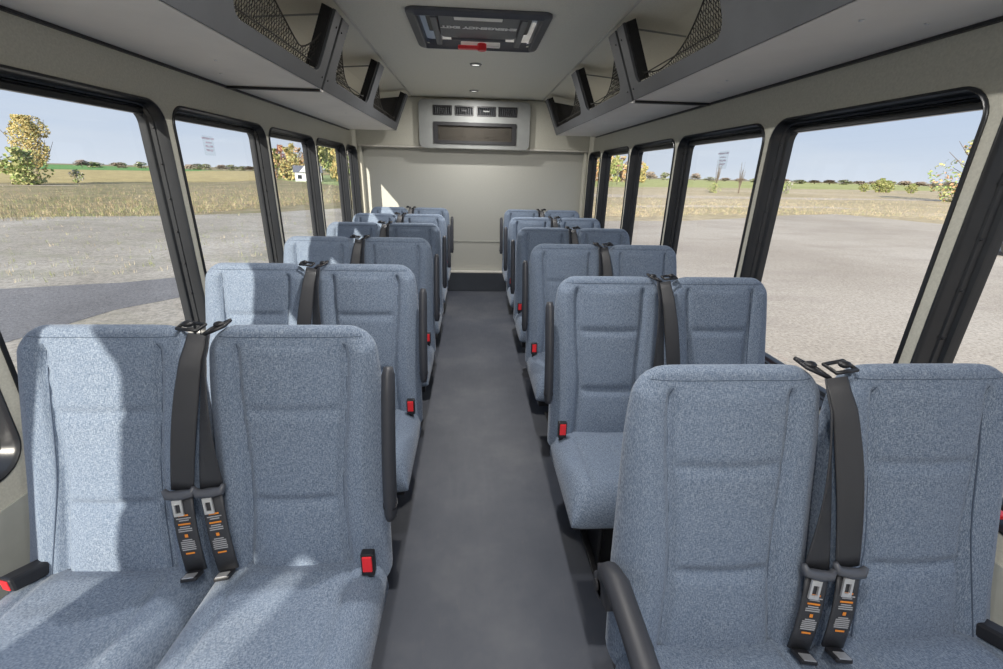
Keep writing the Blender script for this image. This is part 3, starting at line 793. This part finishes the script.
# added fill lights over the driver area, out of view behind the camera
for y in (-.35, -1.2):
    r = empty('dome_light', (.018, y, CEIL))
    bm = bmesh.new(); plate(bm, rrect(-.36, .36, -.16, .16, .05), [rrect(-.34, .34, -.14, .14, .04)], lambda u, v: (u, v, -.03), lambda u, v: (u, v, -.001)); obj('bezel', bm, M['acgrey'], r)
    bm = bmesh.new(); plate(bm, rrect(-.34, .34, -.14, .14, .04), [], lambda u, v: (u, v, -.025), lambda u, v: (u, v, -.02)); obj('lens', bm, M['lens'], r)
    tag(r, 'rectangular dome light over the cab, %s' % ('nearer the seats' if y > -1 else 'nearer the windscreen'), 'ceiling light')
    lamp('dome_lamp', (.018, y, CEIL - .032), 9, .64, .26)

# ------------------------------------------------------------------ outside
def flat(name, pts, z, mat, sub=None):
    bm = bmesh.new()
    if sub:
        q = []
        for i, p in enumerate(pts):
            a, b = Vector(p), Vector(pts[(i + 1) % len(pts)]); k = max(1, int((b - a).length / sub))
            for j in range(k):
                c = a.lerp(b, j / k)
                jit = .0 if k == 1 else .35 * sub * noise.noise(Vector((c.x * .3, c.y * .3, 2)))
                q.append((c.x + jit, c.y + jit))
        pts = q
    tri = geometry.tessellate_polygon([[Vector((u, v, 0)) for u, v in pts]])
    V = [bm.verts.new((u, v, z)) for u, v in pts]
    for t in tri:
        f = bm.faces.new([V[i] for i in t])
    bmesh.ops.recalc_face_normals(bm, faces=bm.faces)
    for f in bm.faces:
        if f.normal.z < 0: f.normal_flip()
    me = bpy.data.meshes.new(name); bm.to_mesh(me); bm.free(); me.materials.append(mat)
    o = bpy.data.objects.new(name, me); COL.objects.link(o); return struct(o)
flat('ground', [(-3500, -600), (3500, -600), (3500, 3500), (-3500, 3500)], GZ - .030, M['scrub'])
flat('straw_field', [(4, 16), (70, -20), (900, -60), (900, 700), (260, 800), (3, 120), (-6, 34)], GZ - .022, M['straw'], 12)
flat('gravel_lot', [(45, 14), (28, 22.5), (27.2, 27.1), (26.4, 31.3), (19.3, 28.3), (16.6, 26.5), (11.4, 23.8), (6.8, 23), (0, 24), (-.2, -40), (70, -40)], GZ, M['gravel'], 1.2)
flat('dusty_lot', [(-.2, 24), (-8, 28), (-11, 24), (-14, 22), (-19.5, 20), (-30, 14), (-45, -10), (-45, -40), (-.2, -40)], GZ, M['dirtgravel'], 1.2)
flat('chipping_strip', [(-14, 6.9), (-8.5, 8.3), (-6.9, 8.85), (-6.1, 9.4), (-4.2, 11), (-3.6, 10.2), (-5.1, 7.9), (-5.75, 7.0), (-6.0, 5.4), (-7.5, 3.4), (-14, 1)], GZ + .004, M['asphalt'], .5)  # shadow band on the gravel, painted as a dark strip
flat('ochre_field', [(-90, 18), (-62, 50), (-48, 58), (-38, 76), (-42, 100), (-95, 330), (-420, 250), (-420, 40)], GZ - .016, M['ochre'], 9)
flat('green_field', [(-175, 160), (-130, 215), (-165, 320), (-600, 760), (-900, 500), (-420, 170)], GZ - .006, M['greenf'], 20)
flat('green_meadow', [(-48, 110), (-20, 70), (-12, 75), (-20, 320), (-95, 420)], GZ - .022, M['meadow'], 9)
flat('pale_field', [(18, 95), (60, 120), (150, 150), (420, 250), (600, 640), (150, 700), (20, 400)], GZ - .014, M['palegreen'], 15)
flat('sandy_track', [(5, 52), (22, 52), (40, 56), (70, 62), (70, 66), (40, 62), (22, 60), (5, 60)], GZ - .014, M['sand'], 5)
flat('sandy_path', [(-55, 45), (-41, 50.5), (-40, 52), (-56, 47.5)], GZ - .014, M['sand'], 3)
flat('sandy_verge', [(12, 34), (20, 36.5), (34, 38), (34, 40.5), (20, 39.5), (12, 37)], GZ - .014, M['sand'], 3)

def tree(name, h, w, leaf, n, lsz, label, cat, trunk=.25, base=.15, openness=.0, group=None, bare=False, seed=1, shape=1.0):
    rnd = random.Random(seed); root = empty(name)
    bm = bmesh.new()
    tube(bm, [(0, 0, -.1), (0, 0, h * .35), (w * .02, 0, h * .75)], [h * .022, h * .016, h * .006], 7)
    tips = []
    for k in range(14 if not bare else 26):
        a = rnd.uniform(0, 2 * PI); z0 = h * rnd.uniform(.18, .6); L_ = w * .5 * rnd.uniform(.55, 1)
        p1 = Vector((math.cos(a) * L_ * .5, math.sin(a) * L_ * .5, z0 + h * .15)); p2 = Vector((math.cos(a) * L_ * .8, math.sin(a) * L_ * .8, min(h * .97, z0 + h * rnd.uniform(.22, .4))))
        if bare:
            z0 *= .5; p1 = Vector((p1.x * .5, p1.y * .5, z0 + h * .15)); p2.z = h * rnd.uniform(.6, 1); p2.x *= .7; p2.y *= .7
        tube(bm, [(0, 0, z0), p1, p2], [h * .008, h * .005, h * .0025] if not bare else [h * .004, h * .003, h * .0015], 4); tips.append(p2)
    obj('trunk', bm, M['bark'], root)
    if not bare:
        bm = bmesh.new(); blobs = []
        for k in range(16):
            t = rnd.random(); z = h * (base + (1 - base) * t); rad = w * .5 * math.sin(PI * (.12 + .80 * t)) ** shape
            a = rnd.uniform(0, 2 * PI); q = rnd.uniform(.2, .75 - .3 * t) * rad
            blobs.append((Vector((math.cos(a) * q, math.sin(a) * q, z)), max(w * .10, rad * rnd.uniform(.30, .5))))
        for k in range(n):
            c, r = rnd.choice(blobs)
            d = Vector((rnd.gauss(0, 1), rnd.gauss(0, 1), rnd.gauss(0, 1))).normalized() * r * rnd.uniform(.45, 1) ** .5
            p = c + d
            if p.z > h: p.z = h - rnd.random() * .1 * h
            if p.z < h * base * .3: p.z = h * base * .3
            a = Vector((rnd.gauss(0, 1), rnd.gauss(0, 1), rnd.gauss(0, 1))).normalized(); b = a.orthogonal().normalized(); s = lsz * rnd.uniform(.6, 1.3)
            bm.faces.new([bm.verts.new(p + a * s), bm.verts.new(p + b * s * .7), bm.verts.new(p - a * s), bm.verts.new(p - b * s * .7)]).material_index = rnd.randrange(len(leaf))
        me = bpy.data.meshes.new('foliage'); bm.to_mesh(me); bm.free()
        for l in leaf: me.materials.append(l)
        o = bpy.data.objects.new('foliage', me); COL.objects.link(o); o.parent = root
    if label: tag(root, label, cat, group)
    return root
def at(px, dist):
    """ground point under image column px (near the horizon) at a distance"""
    d = Vector(((px - 501.5) / F, (175 - 334.5) / F + (px - 501.5) / F * .02, 1))
    x = d.dot(rt); y = d.dot(fw); l = math.hypot(x, y)
    return (x / l * dist, y / l * dist, GZ - .08)
T = tree('autumn_tree', 7.1, 6.2, [M['leafY'], M['leafYG'], M['leafY']], 4200, .105, 'tall airy yellow leaved tree in the field, left window', 'tree', base=.30, seed=5)
T.location = at(36, 75)
T = tree('leafy_bush', 3.6, 5.2, [M['leafG'], M['leafYG']], 1500, .17, 'yellow green bush around the foot of the tall yellow tree', 'bush', base=.0, seed=8); T.location = at(22, 69.5)
T = tree('small_shrub', 1.6, 1.9, [M['leafG'], M['leafD']], 500, .09, 'small grey green shrub right of the yellow tree', 'bush', base=.15, seed=9); T.location = at(73, 76)
T = tree('roadside_tree', 8.8, 11.5, [M['leafYG'], M['leafO'], M['leafG']], 2400, .22, 'green and orange tree cut by the rear edge of the big right window', 'tree', base=.05, seed=11); T.location = at(978, 88)
for px, h, dd, lab, sd in ((717, 5.6, 88, 'bare thin tree with scrub at its foot, left one of the bare pair', 3), (741, 5.2, 90, 'bare thin tree standing alone, right one of the bare pair', 4)):
    T = tree('bare_tree', h, 2.0, [], 0, .1, lab, 'tree', bare=True, seed=sd); T.location = at(px, dd)
T = tree('leafy_bush', 1.7, 2.6, [M['leafG'], M['leafYG']], 500, .10, 'scrubby bush under the left bare tree', 'bush', base=0, seed=21); T.location = at(716, 86)
T = tree('leafy_bush', 2.2, 2.6, [M['leafG'], M['leafD']], 600, .11, 'dark lone bush at the left end of the big right window', 'bush', base=0, seed=22); T.location = at(789, 100)
# woods: prototypes copied
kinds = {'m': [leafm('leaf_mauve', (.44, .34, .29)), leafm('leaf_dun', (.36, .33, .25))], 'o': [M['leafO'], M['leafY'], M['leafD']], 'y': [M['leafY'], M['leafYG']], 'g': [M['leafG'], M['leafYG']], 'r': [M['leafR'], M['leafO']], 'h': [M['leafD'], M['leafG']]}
protos = {}
lab = {'m': '', 'o': 'distant orange tree in the far tree line', 'y': 'distant yellow tree in the far tree line', 'g': 'distant green tree in the far tree line', 'r': 'distant red tree in the far tree line', 'h': 'hazy grey green tree on the far horizon'}
def far(k, px, dist, h, w, label, grp):
    if k not in protos:
        T = tree('distant_tree', 10, 9, kinds[k], 900, .55, None, None, base=.02, seed=ord(k) + 3); protos[k] = T
    else: T = copy_tree(protos[k])
    T.location = at(px, dist); T.scale = (w / 9, w / 9, h / 10); T.rotation_euler = (0, 0, px * 1.7)
    T['label'] = label; T['category'] = 'tree'; T['group'] = grp
G1 = 'autumn trees beyond the left rear windows'
for k, px, h, w, l in (('o', 271, 7.5, 5, 'orange tree at the left edge of the third left window'), ('g', 276, 6.8, 6, 'green tree behind the orange one, third left window'),
                    ('r', 283, 8.0, 6.5, 'dark red tree beside the yellow tree, third left window'), ('y', 289, 6.8, 6.8, 'round yellow tree in front of the red one'),
                    ('y', 294, 8.0, 6, 'yellow green tree left of the white house'), ('o', 300, 7.6, 7, 'orange tree behind the white house roof'), ('o', 309, 7.2, 6, 'orange tree right of the white house'),
                    ('g', 322, 11.0, 8, 'tall green tree in the fourth left window'), ('g', 331, 9.6, 9, 'broad green tree in the middle of the fourth left window'), ('y', 338, 8.2, 6, 'yellow tree at the right of the fourth left window'),
                    ('h', 351, 7.6, 7, 'grey green tree in the last left window'), ('o', 356, 5, 6, 'low orange tree in the last left window')):
    far(k, px, 104 + ((271, 276, 283, 289, 294, 300, 309, 322, 331, 338, 351, 356).index(px) % 3) * 11, h * .92, w * .72, l, G1)
G2 = 'woods beyond the right rear windows'
for j, (k, px, h, w) in enumerate((('o', 592, 11, 9), ('y', 597, 11.5, 9), ('y', 603, 11, 9), ('o', 609, 12, 10), ('g', 615, 11, 9), ('o', 621, 11, 10), ('y', 627, 9, 8), ('o', 640, 9.5, 6), ('y', 643, 8, 6))):
    far(k, px, 215 + (j % 4) * 11, h, w * .95, 'tree number-less'.replace('tree number-less', {'o': 'orange', 'y': 'golden yellow', 'g': 'green'}[k] + ' tree in the wood seen through the ' + ('last' if px < 601 else 'fourth' if px < 632 else 'third') + ' right window' + (', at its left end' if px in (592, 603, 640) else ', at its right end' if px in (597, 627, 643) else ', towards the middle' if px in (609,) else ', right of centre' if px == 621 else '')), G2)
G3 = 'thin tree line on the right horizon'
for j in range(22):
    px = 650 + j * 15; k = 'mhm'[j % 3]
    far(k, px, 500 + (j % 2) * 30, (7.5 if px < 700 else 3.4) + 1.2 * random.random(), 15.5, 'hazy low tree on the far right horizon', G3)
G4 = 'thin tree line on the left horizon'
for j, px in enumerate((82, 92, 97, 118, 122, 141, 190, 198, 207, 222, 232, 243, 250, 257)):
    far('h' if j % 3 else 'm', px, 400 + (j % 3) * 18, 3.2 + 1.6 * random.random(), 11, 'hazy low tree on the far left horizon', G4)
for px, s in ((866, 1.6), (882, 2.6), (889, 2.2), (914, 1.8)):
    T = copy_tree(protos['g']); T.location = at(px, 150); T.scale = (s * .2, s * .2, s * .13)
    tag(T, {866: 'tiny bush furthest left on the horizon of the big right window', 882: 'broad bush right of the tiny one on the right horizon', 889: 'pointed bush beside the broad one on the right horizon', 914: 'small bush nearest the tree at the edge of the right window'}[px], 'bush', 'bushes on the right horizon')
# white house
hs = empty('farm_house', at(308, 98), .3)
bm = bmesh.new(); box(bm, -2.3, 2.3, -2, 2, 0, 1.7); hw_ = obj('wall', bm, M['housew'], hs)
bm = bmesh.new()
v = [bm.verts.new(p) for p in ((-2.6, -2.2, 1.65), (2.6, -2.2, 1.65), (2.6, 2.2, 1.65), (-2.6, 2.2, 1.65), (-2.6, 0, 2.9), (2.6, 0, 2.9))]
for q in ((0, 1, 5, 4), (2, 3, 4, 5), (0, 4, 3), (1, 2, 5), (0, 3, 2, 1)): bm.faces.new([v[i] for i in q])
obj('roof', bm, M['roof'], hs)
bm = bmesh.new()
v = [bm.verts.new(p) for p in ((-1.5, -2.45, 1.7), (.7, -2.45, 1.7), (-.4, -2.45, 2.9), (-1.5, 0, 1.7), (.7, 0, 1.7), (-.4, 0, 2.9))]
for q in ((0, 1, 2), (0, 2, 5, 3), (1, 4, 5, 2), (3, 5, 4), (0, 3, 4, 1)): bm.faces.new([v[i] for i in q])
obj('gable', bm, M['housew'], hs)
for x in (-1.5, .9):
    bm = bmesh.new(); box(bm, x - .35, x + .35, -2.05, -1.99, .5, 1.2); obj('house_window', bm, M['carg'], hs)
tag(hs, 'small white house with grey roof among autumn trees, third left window', 'house')
# utility pole sign far right
pl = empty('utility_pole', at(617.5, 140)); bm = bmesh.new(); tube(bm, [(0, 0, 0), (0, 0, 5.6)], .10, 6); obj('pole', bm, M['bark'], pl)
bm = bmesh.new(); box(bm, -.6, .6, -.05, .05, 5.2, 5.4); obj('crossarm', bm, M['leafR'], pl)
tag(pl, 'thin utility pole before the wood, fourth right window', 'pole')
# parked car, mostly hidden by the right window pillar
car = empty('parked_car', (19.2, 12.7, GZ), -.93)
prof = [(-2.2, .35), (-2.25, .75), (-2.1, .95), (-1.45, 1.0), (-.85, 1.42), (.55, 1.45), (1.25, 1.02), (2.05, .90), (2.25, .7), (2.25, .35)]
bm = bmesh.new()
Ls_ = []
for yy, ins in ((-.88, .0), (-.80, 1), (.80, 1), (.88, 0)):
    Ls_.append([bm.verts.new((x * (1 if ins else .99), yy * (1 if z < 1.05 else .86), z)) for x, z in prof])
for A, B in zip(Ls_, Ls_[1:]):
    for k in range(len(prof)): bm.faces.new((A[k], A[(k + 1) % len(prof)], B[(k + 1) % len(prof)], B[k]))
bm.faces.new(Ls_[0]); bm.faces.new(Ls_[-1])
obj('car_body', bm, M['carp'], car, bevel=.04)
for s in (-1, 1):
    bm = bmesh.new(); q = [(-1.25, 1.03), (-.80, 1.36), (.50, 1.38), (1.05, 1.03)]
    a = [bm.verts.new((x, s * (.892 if z < 1.05 else .775), z)) for x, z in q]; b = [bm.verts.new((x, s * (.85 if z < 1.05 else .74), z)) for x, z in q]
    bm.faces.new(a); bm.faces.new(b)
    for k in range(4): bm.faces.new((a[k], a[(k + 1) % 4], b[(k + 1) % 4], b[k]))
    obj('side_window', bm, M['carg'], car)
    for x in (-1.4, 1.4):
        bm = bmesh.new(); tube(bm, [(x, s * .74, .33), (x, s * .92, .33)], .33, 20); w = obj('wheel', bm, M['tyre'], car)
        bm = bmesh.new(); tube(bm, [(x, s * .90, .33), (x, s * .93, .33)], .19, 12); obj('hub_cap', bm, M['acgrey'], w)
tag(car, 'grey blue parked car seen past the pillar at the right edge', 'car')
# weeds and tufts nobody could count
def tufts(name, region, n, hmin, hmax, mats, label, seed):
    rnd = random.Random(seed); bm = bmesh.new()
    for k in range(n):
        p = region(rnd)
        if p is None: continue
        h = rnd.uniform(hmin, hmax); mi = rnd.randrange(len(mats))
        for j in range(4):
            a = rnd.uniform(0, 2 * PI); r = h * .6; b = Vector((p[0] + rnd.gauss(0, h * .25), p[1] + rnd.gauss(0, h * .25), GZ - .1)); w = h * .06
            t = b + Vector((math.cos(a) * r, math.sin(a) * r, h + .1)); s = Vector((-math.sin(a) * w, math.cos(a) * w, 0))
            bm.faces.new([bm.verts.new(b - s), bm.verts.new(b + s), bm.verts.new(t)]).material_index = mi
    me = bpy.data.meshes.new(name); bm.to_mesh(me); bm.free()
    for m in mats: me.materials.append(m)
    o = bpy.data.objects.new(name, me); COL.objects.link(o)
    return tag(o, label, 'grass', kind='stuff')
def polar(a0, a1, d0, d1):
    def f(r):
        a = math.radians(r.uniform(a0, a1)); d = math.exp(r.uniform(math.log(d0), math.log(d1))); return (math.sin(a) * d, math.cos(a) * d)
    return f
def edgeL(r):
    a = math.radians(r.uniform(-56, -8)); lim = 26 + 10 * max(0, (math.degrees(a) + 32) / 20)
    d = lim * math.exp(abs(r.gauss(0, .5))) ; return (math.sin(a) * d, math.cos(a) * d)
tufts('scrub_grass', edgeL, 12000, .05, .18, [M['weed'], M['weed'], M['strawb'], M['brownb'], M['brownb'], M['brownb']], 'tangled dry scrub grass beyond the left windows', 31)
tufts('lot_weeds', polar(-55, -14, 12, 26), 1100, .03, .13, [M['weed'], M['weed'], M['strawb']], 'sparse weeds scattered over the left gravel', 32)
def edgeR(r):
    a = r.uniform(12, 56); lim = 27 + max(0, (a - 20)) * .62
    if a > 43: lim = 41
    d = lim * math.exp(abs(r.gauss(0, .45))); a = math.radians(a); return (math.sin(a) * d, math.cos(a) * d)
tufts('straw_grass', edgeR, 9000, .05, .16, [M['strawb'], M['strawb'], M['brownb'], M['strawb'], M['weed']], 'dry straw coloured grass beyond the right gravel lot', 33)

# ------------------------------------------------------------------ light
w = bpy.data.worlds.new('world'); S.world = w; w.use_nodes = True; nt = w.node_tree; nt.nodes.clear()
out = nt.nodes.new('ShaderNodeOutputWorld'); bg = nt.nodes.new('ShaderNodeBackground')
t = nt.nodes.new('ShaderNodeTexCoord'); sp = nt.nodes.new('ShaderNodeSeparateXYZ'); nt.links.new(t.outputs['Generated'], sp.inputs[0])
base = ramp(nt, sp.outputs['Z'], [(0, (.74, .80, .90)), (.06, (.62, .71, .86)), (.2, (.50, .62, .84)), (.6, (.36, .50, .80))])
mp = nt.nodes.new('ShaderNodeMapping'); mp.inputs['Scale'].default_value = (1.2, 1.2, 9); nt.links.new(t.outputs['Generated'], mp.inputs[0])
cl = noisen(nt, mp.outputs[0], 1.6, 5, .55)
sky = mixc(nt, ramp(nt, cl, [(.45, (0, 0, 0)), (.75, (.55, .55, .55))]), base, (.80, .84, .90))
nt.links.new(sky, bg.inputs[0]); bg.inputs[1].default_value = .77; nt.links.new(bg.outputs[0], out.inputs[0])
sun = bpy.data.lights.new('sun', 'SUN'); sun.energy = 6.6; sun.angle = math.radians(.6); sun.color = (1, .91, .78)
so = bpy.data.objects.new('sun', sun); COL.objects.link(so)
so.rotation_euler = Vector((.330, .944, -.385)).to_track_quat('-Z', 'Y').to_euler()

S.view_settings.view_transform = 'Standard'; S.view_settings.look = 'None'; S.view_settings.gamma = 1
S.view_settings.use_curve_mapping = False; S.view_settings.exposure = .42
